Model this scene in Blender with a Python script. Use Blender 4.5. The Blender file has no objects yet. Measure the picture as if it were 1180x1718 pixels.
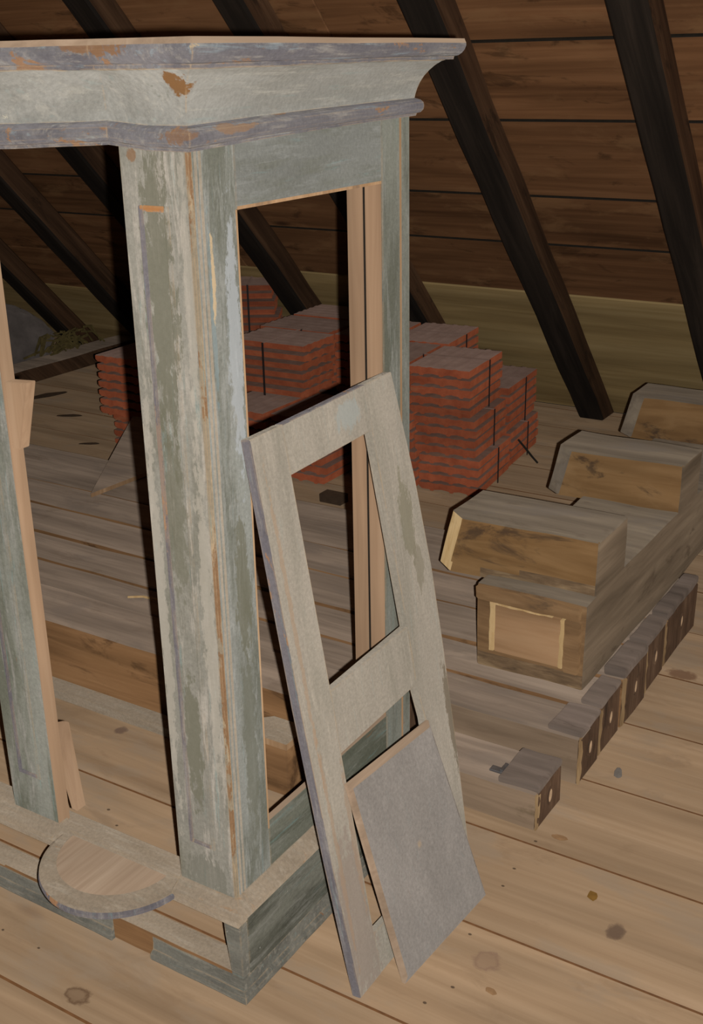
import bpy, bmesh, math, random
from mathutils import Matrix, Vector, noise
rnd = random.Random(7)
S = bpy.context.scene
COL = S.collection

# ------------------------------------------------------------------ camera, flash, world, exposure
CAM = Vector((1.0824, -1.3069, 1.6200))
CR = Vector((0.84764, 0.53024, -0.01871)); CU = Vector((-0.17586, 0.31405, 0.93298)); CF = Vector((-0.50058, 0.78754, -0.35945))
cam = bpy.data.cameras.new('camera'); camo = bpy.data.objects.new('camera', cam); COL.objects.link(camo)
cam.sensor_fit = 'VERTICAL'; cam.sensor_height = 36.0; cam.lens = 1957.55 * 36.0 / 1718.0
cam.clip_start = 0.02; cam.clip_end = 60
camo.matrix_world = Matrix(((CR.x, CU.x, -CF.x, CAM.x), (CR.y, CU.y, -CF.y, CAM.y), (CR.z, CU.z, -CF.z, CAM.z), (0, 0, 0, 1)))
S.camera = camo
# the camera's own flash, a few centimetres to the right of the lens: the one light of the photograph
fl = bpy.data.lights.new('camera_flash', 'POINT'); fl.energy = 350; fl.shadow_soft_size = 0.006; fl.color = (1.0, 0.975, 0.945)
fl.use_nodes = True
_ft = fl.node_tree; _em = next(n for n in _ft.nodes if n.type == 'EMISSION'); _fo = _ft.nodes.new('ShaderNodeLightFalloff')
_fo.inputs['Strength'].default_value = 1.0; _fo.inputs['Smooth'].default_value = 5.0      # soft falloff close to the lamp
_ft.links.new(_fo.outputs['Quadratic'], _em.inputs['Strength'])
flo = bpy.data.objects.new('camera_flash', fl); COL.objects.link(flo)
flo.location = CAM + CR * 0.037 - CU * 0.014
W = bpy.data.worlds.new('attic_gloom'); S.world = W; W.use_nodes = True
W.node_tree.nodes['Background'].inputs[0].default_value = (1.0, 0.93, 0.82, 1)
W.node_tree.nodes['Background'].inputs[1].default_value = 0.010
S.view_settings.view_transform = 'Standard'; S.view_settings.look = 'None'
S.view_settings.exposure = 0.0; S.view_settings.gamma = 1.0; S.view_settings.use_curve_mapping = False

# ------------------------------------------------------------------ material helpers
def s2l(c):
    return tuple(((v / 255) / 12.92 if v / 255 <= 0.04045 else (((v / 255) + 0.055) / 1.055) ** 2.4) for v in c[:3]) + (1.0,)
class NT:
    def __init__(s, name):
        s.m = bpy.data.materials.new(name); s.m.use_nodes = True
        s.t = s.m.node_tree; s.b = s.t.nodes['Principled BSDF']
        s.co = s.t.nodes.new('ShaderNodeTexCoord').outputs['Object']
    def n(s, typ, **kw):
        x = s.t.nodes.new(typ)
        for k, v in kw.items():
            if hasattr(x, k): setattr(x, k, v)
            else: x.inputs[k].default_value = v
        return x
    def link(s, a, b): s.t.links.new(a, b)
    def map(s, src, scale, loc=(0, 0, 0), rot=(0, 0, 0)):
        x = s.n('ShaderNodeMapping'); x.inputs['Scale'].default_value = scale; x.inputs['Location'].default_value = loc; x.inputs['Rotation'].default_value = rot
        s.link(src, x.inputs['Vector']); return x.outputs[0]
    def noise(s, src, scale, detail=4, rough=0.55, dist=0.0):
        x = s.n('ShaderNodeTexNoise'); x.inputs['Scale'].default_value = scale; x.inputs['Detail'].default_value = detail
        x.inputs['Roughness'].default_value = rough; x.inputs['Distortion'].default_value = dist
        s.link(src, x.inputs['Vector']); return x.outputs['Fac']
    def ramp(s, src, stops, interp='LINEAR'):
        x = s.n('ShaderNodeValToRGB'); x.color_ramp.interpolation = interp
        e = x.color_ramp.elements
        while len(e) < len(stops): e.new(0.5)
        for i, (p, c) in enumerate(stops):
            e[i].position = p; e[i].color = c if len(c) == 4 else tuple(c) + (1,)
        s.link(src, x.inputs[0]); return x.outputs[0]
    def mask(s, src, lo, hi):
        x = s.n('ShaderNodeMapRange'); x.interpolation_type = 'SMOOTHSTEP'
        x.inputs['From Min'].default_value = lo; x.inputs['From Max'].default_value = hi
        s.link(src, x.inputs['Value']); return x.outputs[0]
    def mix(s, fac, a, b, blend='MIX'):
        x = s.n('ShaderNodeMix'); x.data_type = 'RGBA'; x.blend_type = blend
        for sock, v in ((x.inputs[0], fac), (x.inputs[6], a), (x.inputs[7], b)):
            if isinstance(v, (int, float)): sock.default_value = v
            elif isinstance(v, tuple): sock.default_value = v
            else: s.link(v, sock)
        return x.outputs[2]
    def math(s, op, a, b=0.0, c=0.0):
        x = s.n('ShaderNodeMath'); x.operation = op
        for sock, v in zip(x.inputs, (a, b, c)):
            if isinstance(v, (int, float)): sock.default_value = v
            else: s.link(v, sock)
        return x.outputs[0]
    def island(s):
        g = s.n('ShaderNodeNewGeometry'); r = g.outputs['Random Per Island']
        v = s.n('ShaderNodeVectorMath'); v.operation = 'SCALE'; v.inputs[0].default_value = (37.0, 53.0, 71.0); s.link(r, v.inputs['Scale'])
        a = s.n('ShaderNodeVectorMath'); a.operation = 'ADD'; s.link(s.co, a.inputs[0]); s.link(v.outputs[0], a.inputs[1])
        s.world = s.co; s.co = a.outputs[0]; return r
    def objrand(s):
        g = s.n('ShaderNodeObjectInfo'); r = g.outputs['Random']
        v = s.n('ShaderNodeVectorMath'); v.operation = 'SCALE'; v.inputs[0].default_value = (37.0, 53.0, 71.0); s.link(r, v.inputs['Scale'])
        a = s.n('ShaderNodeVectorMath'); a.operation = 'ADD'; s.link(s.co, a.inputs[0]); s.link(v.outputs[0], a.inputs[1])
        s.co = a.outputs[0]; return r
    def finish(s, col, rough=0.8, bumpsrc=None, bump=0.3, dist=0.004, spec=0.25):
        s.link(col, s.b.inputs['Base Color']); s.b.inputs['Roughness'].default_value = rough
        s.b.inputs['Specular IOR Level'].default_value = spec; s.b.inputs['Diffuse Roughness'].default_value = 1.0
        if bumpsrc is not None:
            b = s.n('ShaderNodeBump'); b.inputs['Strength'].default_value = bump; b.inputs['Distance'].default_value = dist
            s.link(bumpsrc, b.inputs['Height']); s.link(b.outputs[0], s.b.inputs['Normal'])
        return s.m
def axscale(axis, along, across):
    return tuple(along if 'xyz'[i] == axis else across for i in range(3))

def wood(name, dark, mid, light, axis='x', fine=60, along=2.5, stain=None, stain_amt=0.0, patch=None, patch_amt=0.0, isl=None, var=0.25, knots=0.0, spots=(), bump=0.25, rough=0.78, knotcol=(70, 45, 30), rot=None):
    k = NT(name)
    if rot: k.co = k.map(k.co, (1, 1, 1), rot=rot)
    r = k.island() if isl == 'island' else (k.objrand() if isl == 'object' else None)
    big = k.noise(k.map(k.co, axscale(axis, 0.8, 5.0)), 1.6, 3, 0.5, 0.6)
    warp = k.n('ShaderNodeVectorMath'); warp.operation = 'ADD'
    g = k.noise(k.map(k.co, axscale(axis, along, fine)), 1.0, 5, 0.6, 0.8)
    g2 = k.noise(k.map(k.co, axscale(axis, along * 0.4, fine * 0.22)), 1.0, 3, 0.5, 1.2)
    f = k.math('ADD', k.math('MULTIPLY', g, 0.5), k.math('MULTIPLY', g2, 0.5))
    col = k.ramp(f, [(0.33, s2l(dark)), (0.5, s2l(mid)), (0.68, s2l(light))])
    tone = k.ramp(big, [(0.3, (0.80, 0.79, 0.77)), (0.7, (1.16, 1.15, 1.13))])
    col = k.mix(1.0, col, tone, 'MULTIPLY')
    if r is not None:
        col = k.mix(1.0, col, k.ramp(r, [(0.0, (1 - var, 1 - var, 1 - var)), (1.0, (1 + var * 0.7, 1 + var * 0.65, 1 + var * 0.6))]), 'MULTIPLY')
    if patch:
        p = k.mask(k.noise(k.map(k.co, axscale(axis, 3.0, 6.5)), 1.2, 6, 0.62, 0.3), 0.52, 0.66)
        col = k.mix(k.math('MULTIPLY', p, patch_amt), col, s2l(patch))
    if stain:
        p = k.mask(k.noise(k.map(k.co, axscale(axis, 4.5, 11.0), loc=(3.1, 7.7, 1.3)), 1.0, 6, 0.66, 0.6), 0.56, 0.68)
        col = k.mix(k.math('MULTIPLY', p, stain_amt), col, s2l(stain))
    if knots:
        v = k.n('ShaderNodeTexVoronoi'); v.inputs['Scale'].default_value = 1.0
        k.link(k.map(k.co, axscale(axis, 2.0, 6.0)), v.inputs['Vector'])
        sep = k.n('ShaderNodeSeparateColor'); k.link(v.outputs['Color'], sep.inputs[0])
        on = k.math('LESS_THAN', sep.outputs[0], knots)
        kn = k.math('MULTIPLY', k.math('SUBTRACT', 1.0, k.mask(v.outputs['Distance'], 0.03, 0.15)), on)
        col = k.mix(k.math('MULTIPLY', kn, 0.8), col, s2l(knotcol))
    for (x, y, rx, ry, kc, ring) in spots:            # individual knots seen on the floor boards
        wv = k.world if isl == 'island' else k.co
        m = k.map(wv, (1 / rx, 1 / ry, 0.0), loc=(-x / rx, -y / ry, 0))
        ln = k.n('ShaderNodeVectorMath'); ln.operation = 'LENGTH'; k.link(m, ln.inputs[0])
        d = k.math('ADD', ln.outputs['Value'], k.math('MULTIPLY', k.math('SUBTRACT', k.noise(k.map(wv, (60, 60, 60)), 1.0, 3), 0.5), 0.9))
        mk = k.ramp(d, [(0.0, (0.5, 0.5, 0.5) if ring else (1, 1, 1)), (0.55, (0.5, 0.5, 0.5) if ring else (1, 1, 1)), (0.75, (1, 1, 1) if ring else (.8, .8, .8)), (1.0, (0, 0, 0))])
        col = k.mix(k.math('MULTIPLY', mk, 0.75), col, s2l(kc))
    return k.finish(col, rough, f, bump, 0.003)

def paint(name, base, dark, light, wear=(150, 95, 45), wear_amt=0.5, dark_amt=0.8, light_amt=0.6, axis='z', tint=(120, 165, 165), tint_amt=0.25, scratch=0.35, thr=0.52, wthr=0.64, edge=(184, 158, 124), edge_amt=0.7, spots=()):
    k = NT(name)
    n1 = k.noise(k.map(k.co, axscale(axis, 2.2, 13.0)), 1.0, 9, 0.68, 0.3)
    n2 = k.noise(k.map(k.co, axscale(axis, 7.0, 60.0), loc=(5, 2, 9)), 1.0, 8, 0.74, 0.3)
    n3 = k.noise(k.map(k.co, axscale(axis, 6.0, 85.0), loc=(1, 8, 3)), 1.0, 5, 0.65, 0.2)
    n4 = k.noise(k.map(k.co, axscale(axis, 1.6, 5.0), loc=(7, 1, 4)), 1.0, 4, 0.55, 0.3)
    sp = k.noise(k.co, 150, 4, 0.75)
    col = k.mix(1.0, s2l(base), k.ramp(n4, [(0.3, (0.80, 0.80, 0.80)), (0.7, (1.16, 1.16, 1.16))]), 'MULTIPLY')
    col = k.mix(k.math('MULTIPLY', k.mask(n1, thr - 0.10, thr + 0.12), dark_amt), col, s2l(dark))
    col = k.mix(k.math('MULTIPLY', k.mask(n2, 0.49, 0.64), light_amt), col, s2l(light))
    col = k.mix(k.math('MULTIPLY', k.mask(n3, 0.58, 0.68), tint_amt), col, s2l(tint))
    w = k.noise(k.map(k.co, axscale(axis, 6.0, 22.0), loc=(9, 4, 6)), 1.0, 8, 0.72, 0.3)
    col = k.mix(k.math('MULTIPLY', k.mask(w, wthr, wthr + 0.03), wear_amt), col, s2l(wear))
    sc = k.noise(k.map(k.co, (40, 90, 60), rot=(0.4, 0.7, 0.3)), 1.0, 5, 0.78, 0.8)
    col = k.mix(k.math('MULTIPLY', k.mask(sc, 0.67, 0.71), scratch), col, s2l((205, 203, 192)))
    col = k.mix(0.5, col, k.ramp(sp, [(0.3, (0.66, 0.66, 0.66)), (0.7, (1.30, 1.30, 1.30))]), 'MULTIPLY')
    for (cx, cy, cz, rx, ry, rz, kc, amt) in spots:      # single worn or stained places
        m = k.map(k.co, (1 / rx, 1 / ry, 1 / rz), loc=(-cx / rx, -cy / ry, -cz / rz))
        ln = k.n('ShaderNodeVectorMath'); ln.operation = 'LENGTH'; k.link(m, ln.inputs[0])
        d = k.math('ADD', ln.outputs['Value'], k.math('MULTIPLY', k.math('SUBTRACT', k.noise(k.map(k.co, axscale(axis, 30, 75)), 1.0, 7, 0.72), 0.5), 3.0))
        col = k.mix(k.math('MULTIPLY', k.math('SUBTRACT', 1.0, k.mask(d, 0.75, 1.05)), amt), col, s2l(kc))
    bv = k.n('ShaderNodeBevel', samples=4); bv.inputs['Radius'].default_value = 0.005      # paint rubbed off the arrises
    ge = k.n('ShaderNodeNewGeometry'); dt = k.n('ShaderNodeVectorMath'); dt.operation = 'DOT_PRODUCT'
    k.link(bv.outputs[0], dt.inputs[0]); k.link(ge.outputs['Normal'], dt.inputs[1])
    eg = k.math('SUBTRACT', 1.0, k.mask(dt.outputs['Value'], 0.80, 0.985))
    eg = k.math('MULTIPLY', eg, k.mask(k.noise(k.map(k.co, axscale(axis, 14, 40), loc=(2, 3, 4)), 1.0, 6, 0.7), 0.40, 0.55))
    col = k.mix(k.math('MULTIPLY', eg, edge_amt), col, s2l(edge))
    h = k.math('ADD', n3, k.math('ADD', k.math('MULTIPLY', sp, 0.4), k.mask(n2, 0.49, 0.64)))
    return k.finish(col, 0.72, h, 0.3, 0.0025, 0.3)

def plain(name, c, rough=0.8, metal=0.0, nz=0.2, scale=40):
    k = NT(name); a = k.noise(k.co, scale, 4, 0.6)
    col = k.ramp(a, [(0.3, tuple(v * (1 - nz) for v in s2l(c)[:3])), (0.7, tuple(v * (1 + nz) for v in s2l(c)[:3]))])
    k.b.inputs['Metallic'].default_value = metal
    return k.finish(col, rough, a, 0.2, 0.002)

M = {}
# painted cabinet
M['paint_post'] = paint('paint_post_front', (150, 146, 135), (120, 117, 103), (182, 174, 162), axis='z', dark_amt=0.9, light_amt=0.75, wear_amt=0.35, wthr=0.68, spots=[(-0.095, 0.024, 1.3, 0.03, 0.1, 0.26, (112, 110, 92), 0.75), (-0.1, 0.024, 0.95, 0.022, 0.1, 0.16, (112, 110, 92), 0.6), (-0.1, 0.024, 0.52, 0.02, 0.1, 0.14, (112, 110, 92), 0.75), (-0.09, 0.024, 0.235, 0.05, 0.1, 0.05, (118, 116, 104), 0.7), (-0.04, 0.024, 1.3, 0.01, 0.1, 0.2, (182, 174, 160), 0.5), (-0.045, 0.024, 0.75, 0.014, 0.1, 0.35, (182, 174, 160), 0.6), (-0.145, 0.024, 0.75, 0.012, 0.1, 0.4, (182, 174, 160), 0.6), (-0.13, 0.024, 1.502, 0.012, 0.1, 0.01, (138, 99, 62), 0.7)])
M['paint_post_far'] = paint('paint_post_far', (140, 140, 130), (107, 108, 94), (170, 165, 157), axis='z', dark_amt=0.9, light_amt=0.5, wear_amt=0.3, wthr=0.68)
M['paint_side'] = paint('paint_side_post', (143, 144, 137), (108, 109, 97), (166, 166, 160), axis='z', tint=(136, 154, 155), tint_amt=0.28, dark_amt=0.9, wear_amt=0.3, wthr=0.68, spots=[(-0.026, 0.095, 0.8, 0.02, 0.022, 0.14, (112, 110, 92), 0.75), (-0.026, 0.09, 0.5, 0.02, 0.02, 0.2, (112, 112, 98), 0.7), (-0.026, 0.11, 1.2, 0.02, 0.018, 0.2, (176, 180, 182), 0.7), (-0.026, 0.06, 1.25, 0.02, 0.005, 0.14, (132, 150, 153), 0.5), (-0.026, 0.065, 1.32, 0.02, 0.005, 0.06, (206, 180, 140), 0.8), (-0.026, 0.6, 1.0, 0.02, 0.02, 0.3, (104, 108, 94), 0.6)])
M['paint_rear'] = paint('paint_rear_post', (124, 125, 115), (97, 98, 86), (150, 150, 143), axis='z', tint_amt=0.1, dark_amt=0.9, wear_amt=0.25, wthr=0.68, light_amt=0.5)
M['paint_rail'] = paint('paint_side_rail', (132, 133, 127), (106, 107, 93), (153, 154, 150), axis='y', tint_amt=0.15, wear_amt=0.2, wthr=0.7, light_amt=0.4)
M['paint_green'] = paint('paint_low_rail', (106, 107, 95), (82, 84, 71), (136, 136, 126), axis='y', tint_amt=0.2, wear_amt=0.2, light_amt=0.45)
M['paint_cove'] = paint('paint_cornice_cove', (156, 154, 147), (134, 132, 124), (182, 177, 165), axis='y', dark_amt=0.7, light_amt=0.4, wear=(150, 104, 62), wear_amt=0.7, wthr=0.68, tint_amt=0.1, scratch=0.15, spots=[(-0.006, -0.012, 1.598, 0.020, 0.022, 0.030, (128, 90, 50), 0.95), (0.006, -0.004, 1.565, 0.006, 0.01, 0.04, (132, 96, 60), 0.9), (0.01, 0.13, 1.556, 0.02, 0.045, 0.007, (150, 92, 56), 0.9), (-0.33, -0.17, 1.56, 0.1, 0.1, 0.016, (214, 206, 184), 0.7), (-0.05, -0.03, 1.578, 0.03, 0.03, 0.018, (120, 122, 110), 0.7)])
M['paint_mould'] = paint('paint_cornice_moulding', (122, 119, 121), (96, 93, 98), (156, 150, 142), wear=(156, 114, 74), axis='y', wear_amt=0.75, wthr=0.59, tint_amt=0.25, tint=(160, 180, 186), spots=[(-0.07, -0.1, 1.645, 0.05, 0.03, 0.014, (138, 99, 62), 0.8), (-0.19, -0.13, 1.642, 0.03, 0.04, 0.012, (146, 116, 88), 0.7), (0.1, -0.085, 1.64, 0.014, 0.014, 0.02, (186, 164, 130), 0.9), (-0.02, 0.0, 1.53, 0.03, 0.02, 0.012, (138, 99, 62), 0.6), (0.0, 0.1, 1.535, 0.02, 0.05, 0.008, (146, 114, 84), 0.7)])
M['paint_line'] = paint('paint_purple_line', (120, 115, 118), (98, 94, 100), (156, 150, 144), wear=(172, 124, 78), axis='z', wear_amt=0.75, wthr=0.61, spots=[(-0.095, 0.02, 1.43, 0.03, 0.02, 0.012, (176, 122, 72), 0.95), (-0.125, 0.02, 1.0, 0.01, 0.02, 0.12, (168, 140, 116), 0.5)])
M['seam'] = paint('worn_corner_seam', (150, 138, 118), (120, 112, 98), (196, 170, 134), wear=(138, 102, 70), axis='z', wear_amt=0.9, wthr=0.50, dark_amt=0.4)
M['paint_plinth'] = paint('paint_plinth_board', (110, 109, 98), (70, 70, 60), (138, 136, 127), axis='y', wear_amt=0.3, scratch=0.75, tint_amt=0.1, light_amt=0.55, dark_amt=0.95, thr=0.48)
M['paint_base'] = paint('paint_base_moulding', (118, 115, 105), (88, 87, 80), (148, 142, 129), axis='x', wear_amt=0.5, wthr=0.66, tint_amt=0.15)
M['paint_shelf'] = paint('dusty_plinth_shelf', (164, 148, 128), (142, 126, 106), (184, 172, 154), wear=(168, 132, 96), axis='x', dark_amt=0.6, wear_amt=0.5, tint_amt=0.12, tint=(150, 158, 148), light_amt=0.4)
M['paint_door'] = paint('paint_loose_frame', (166, 157, 143), (144, 138, 124), (186, 176, 160), wear=(176, 136, 98), axis='z', dark_amt=0.6, light_amt=0.4, wear_amt=0.5, wthr=0.68, tint_amt=0.1, spots=[(0.41, 0, 0.80, .026, .1, .09, (132, 126, 106), .8), (0.43, 0, 0.70, .02, .1, .05, (136, 128, 110), .7), (0.462, 0, 0.36, .014, .1, .13, (122, 110, 92), .85), (0.27, 0, 1.045, .045, .1, .028, (160, 166, 162), .6), (0.035, 0, 0.14, .05, .1, .20, (146, 130, 118), .6), (0.008, 0, 0.75, .006, .1, .30, (168, 140, 112), .5), (0.012, 0, 0.3, .006, .1, .25, (164, 136, 110), .5), (0.066, 0, 0.3, .008, .1, .16, (166, 138, 112), .5)])
M['paint_board'] = paint('paint_loose_panel', (152, 145, 138), (138, 132, 126), (164, 157, 150), axis='z', dark_amt=0.6, light_amt=0.3, wear_amt=0.1, tint_amt=0.05, scratch=0.06)
M['raw'] = wood('raw_pine', (152, 122, 96), (170, 140, 112), (184, 155, 127), axis='z', fine=45, along=1.5, bump=0.1)
M['raw_edge'] = wood('bare_wood_edge', (150, 118, 86), (172, 138, 104), (192, 160, 126), axis='z', fine=60, bump=0.15, stain=(120, 104, 92), stain_amt=0.5)
M['brown_dust'] = wood('brown_dusty_edge', (150, 128, 108), (166, 143, 121), (182, 160, 138), axis='y', bump=0.2)
# building
KN = [(x, y, .0045, .0035, (52, 40, 32), False) for x, y in ((0.261, 0.72), (0.26, 0.61), (0.263, 0.546), (0.269, 0.38), (0.305, 0.236), (0.279, 0.175), (-0.644, 0.323), (-0.585, 0.287), (-0.444, -0.09), (-0.545, -0.09))] + [(-0.287, -0.143, 0.030, 0.022, (92, 66, 46), True), (0.514, 0.534, 0.020, 0.030, (96, 76, 64), False), (0.33, 0.33, 0.03, 0.03, (140, 112, 92), True), (0.31, 1.62, 0.05, 0.03, (118, 84, 62), False), (-0.86, 0.60, 0.02, 0.02, (110, 88, 76), False)]
M['floor'] = wood('pine_floor_boards', (157, 130, 102), (169, 142, 113), (181, 154, 125), axis='x', fine=44, along=1.1, isl='island', var=0.09, knots=0.03, spots=KN, patch=(158, 139, 118), patch_amt=0.5, stain=(142, 116, 90), stain_amt=0.35, bump=0.12, rough=0.7, knotcol=(120, 94, 72))
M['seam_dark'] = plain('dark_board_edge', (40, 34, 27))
M['subfloor'] = plain('seam_wood', (122, 84, 52))
M['roof'] = wood('brown_roof_boards', (98, 66, 42), (130, 91, 60), (156, 113, 78), axis='x', fine=26, along=1.0, isl='island', var=0.22, knots=0.16, stain=(52, 34, 20), stain_amt=0.55, patch=(158, 118, 80), patch_amt=0.45, bump=0.3, knotcol=(60, 38, 24))
M['pale'] = wood('pale_new_board', (154, 128, 84), (184, 157, 108), (204, 178, 128), axis='x', fine=18, along=0.7, isl='island', var=0.08, knots=0.06, bump=0.15, knotcol=(106, 78, 44))
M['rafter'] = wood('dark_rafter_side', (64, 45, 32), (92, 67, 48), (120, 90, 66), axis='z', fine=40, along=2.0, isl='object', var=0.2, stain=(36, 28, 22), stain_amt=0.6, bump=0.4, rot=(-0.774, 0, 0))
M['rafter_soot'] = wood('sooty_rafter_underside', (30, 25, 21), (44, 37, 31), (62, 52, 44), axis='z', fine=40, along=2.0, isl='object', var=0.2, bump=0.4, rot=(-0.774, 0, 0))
for n_ in ('roof', 'pale', 'rafter', 'rafter_soot'): M[n_].node_tree.nodes['Principled BSDF'].inputs['Diffuse Roughness'].default_value = 0.15
# timbers
def timbers(axis):
    a = {}
    a['top'] = wood('dusty_timber_top_' + axis, (134, 118, 104), (156, 138, 122), (176, 156, 138), axis=axis, fine=40, along=2.0, isl='object', var=0.08, patch=(132, 118, 106), patch_amt=0.5, stain=(104, 84, 66), stain_amt=0.25, bump=0.25)
    a['side'] = wood('brown_timber_side_' + axis, (112, 82, 54), (142, 106, 72), (166, 128, 90), axis=axis, fine=36, along=2.2, isl='object', var=0.08, stain=(74, 52, 34), stain_amt=0.7, patch=(150, 112, 74), patch_amt=0.4, bump=0.35)
    return a
TX = timbers('x')
M['grey_side'] = wood('grey_brown_timber_face', (128, 108, 88), (152, 130, 108), (174, 152, 128), axis='x', fine=30, along=2.0, isl='object', var=0.06, stain=(92, 78, 50), stain_amt=0.6, bump=0.3)
M['cap_top'] = wood('worn_grey_cap', (104, 92, 84), (126, 112, 102), (146, 130, 120), axis='x', fine=30, along=3, isl='object', var=0.1, stain=(78, 64, 56), stain_amt=0.6, bump=0.4)
M['endgrain'] = wood('dark_end_grain', (66, 50, 38), (92, 70, 54), (118, 94, 74), axis='z', fine=50, along=10, isl='object', var=0.12, stain=(46, 36, 30), stain_amt=0.7, bump=0.4)
M['end_rim'] = wood('pale_worn_rim', (120, 96, 68), (150, 122, 88), (176, 148, 110), axis='z', fine=70, along=8, bump=0.4)
M['peg'] = plain('pale_peg', (196, 164, 130), 0.7, 0, 0.25, 60)
M['beam_top'] = wood('notched_beam_top', (112, 101, 88), (134, 121, 105), (154, 140, 121), axis='x', fine=26, along=2.4, stain=(92, 78, 64), stain_amt=0.4, patch=(128, 118, 108), patch_amt=0.5, bump=0.3)
M['beam_face'] = wood('ochre_cut_face', (116, 84, 50), (146, 112, 72), (172, 137, 94), axis='x', fine=22, along=2.6, stain=(78, 60, 46), stain_amt=0.8, patch=(170, 136, 94), patch_amt=0.5, knots=0.05, bump=0.4)
M['beam_side'] = wood('grey_beam_flank', (100, 86, 70), (126, 109, 90), (150, 132, 110), axis='y', fine=26, along=2.0, stain=(84, 70, 56), stain_amt=0.7, bump=0.4)
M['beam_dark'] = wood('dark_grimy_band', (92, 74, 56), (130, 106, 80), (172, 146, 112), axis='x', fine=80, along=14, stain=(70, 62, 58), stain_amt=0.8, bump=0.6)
M['beam_pale'] = wood('pale_broken_wood', (188, 156, 106), (208, 178, 130), (222, 196, 152), axis='z', fine=60, along=6, stain=(150, 120, 76), stain_amt=0.5, bump=0.4)
M['beam_inset'] = wood('fresh_tan_inset', (160, 124, 88), (178, 142, 106), (190, 156, 120), axis='x', fine=34, along=2.0, stain=(136, 100, 68), stain_amt=0.6, bump=0.15)
M['beam_frame'] = wood('brown_end_frame', (116, 88, 60), (142, 111, 78), (166, 134, 98), axis='x', fine=40, along=5, stain=(92, 74, 58), stain_amt=0.7, bump=0.4)
# clay
def clay(name, c, d, nz, sc):
    k = NT(name); r = k.objrand()
    a = k.noise(k.co, sc, 5, 0.65); b = k.noise(k.map(k.co, (3, 3, 25)), 2.0, 4, 0.6)
    col = k.ramp(a, [(0.3, s2l(d)), (0.65, s2l(c))])
    col = k.mix(1.0, col, k.ramp(r, [(0, (0.82, 0.8, 0.78)), (1, (1.15, 1.12, 1.1))]), 'MULTIPLY')
    col = k.mix(k.math('MULTIPLY', k.mask(b, 0.58, 0.72), nz), col, s2l((178, 128, 92)))
    return k.finish(col, 0.85, a, 0.25, 0.002)
M['clay'] = clay('orange_fired_clay', (188, 106, 72), (160, 84, 56), 0.45, 18)
M['clay_top'] = clay('dust_covered_clay', (162, 136, 124), (144, 118, 106), 0.2, 14)
M['strap'] = plain('black_strap', (50, 40, 37), 0.6)
M['metal'] = plain('dull_metal', (150, 148, 148), 0.45, 0.8)
M['wire'] = plain('dark_wire', (70, 66, 60), 0.5, 0.6)
M['chip'] = plain('brown_chip', (128, 94, 44), 0.9)
M['chip_tan'] = plain('tan_chip', (150, 116, 82), 0.9)
M['stone'] = plain('grey_grit', (120, 112, 104), 0.9)
M['dark_chip'] = plain('dark_offcut', (74, 58, 44), 0.9)
M['sack'] = plain('grey_sack', (128, 118, 112), 0.9, 0, 0.25, 12)
M['rubble'] = plain('brown_rubble', (84, 66, 50), 0.95, 0, 0.5, 18)
M['straw'] = plain('mossy_straw', (110, 96, 58), 0.9, 0, 0.4, 30)

# ------------------------------------------------------------------ mesh helpers
def obj(name, bm, mats, parent=None):
    bmesh.ops.recalc_face_normals(bm, faces=bm.faces[:])
    me = bpy.data.meshes.new(name); bm.to_mesh(me); bm.free()
    for m in (mats if isinstance(mats, (list, tuple)) else [mats]): me.materials.append(m)
    o = bpy.data.objects.new(name, me); COL.objects.link(o)
    if parent: o.parent = parent
    return o
def tag(o, label, cat, group=None, kind=None):
    if label: o['label'] = label
    if cat: o['category'] = cat
    if group: o['group'] = group
    o['kind'] = kind or 'thing'
    return o
def thing(name, label, cat, loc=(0, 0, 0), rz=0.0, group=None):
    o = bpy.data.objects.new(name, None); COL.objects.link(o); o.location = loc; o.rotation_euler = (0, 0, rz)
    o.empty_display_size = 0.05
    return tag(o, label, cat, group)
def struct(name, bm, mats):
    o = obj(name, bm, mats); o['kind'] = 'structure'; return o
def loc(o, base):       # parts are modelled in world metres; shift them so they hang on the thing's base
    pass
def box(bm, x0, x1, y0, y1, z0, z1, mi=0, bev=0.0, seg=1):
    r = bmesh.ops.create_cube(bm, size=1.0)
    vs = r['verts']
    for v in vs:
        v.co = Vector(((x0 + x1) / 2 + v.co.x * (x1 - x0), (y0 + y1) / 2 + v.co.y * (y1 - y0), (z0 + z1) / 2 + v.co.z * (z1 - z0)))
    fs = set(f for v in vs for f in v.link_faces)
    for f in fs: f.material_index = mi
    if bev > 0:
        es = list(set(e for v in vs for e in v.link_edges))
        rr = bmesh.ops.bevel(bm, geom=es, offset=bev, segments=seg, affect='EDGES', profile=0.5)
        for f in rr['faces']: f.material_index = mi
    return bm
def B(x0, x1, y0, y1, z0, z1, bev=0.0, seg=1, mi=0):
    return box(bmesh.new(), x0, x1, y0, y1, z0, z1, mi, bev, seg)
def hexa(bm, p, mi=0, bev=0.0):      # eight corners: four below (ccw), four above
    vs = [bm.verts.new(q) for q in p]
    fs = [bm.faces.new([vs[i] for i in f]) for f in ((3, 2, 1, 0), (4, 5, 6, 7), (0, 1, 5, 4), (1, 2, 6, 5), (2, 3, 7, 6), (3, 0, 4, 7))]
    for f in fs: f.material_index = mi
    if bev:
        es = list(set(e for v in vs for e in v.link_edges))
        rr = bmesh.ops.bevel(bm, geom=es, offset=bev, segments=1, affect='EDGES')
        for f in rr['faces']: f.material_index = mi
    return bm
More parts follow.
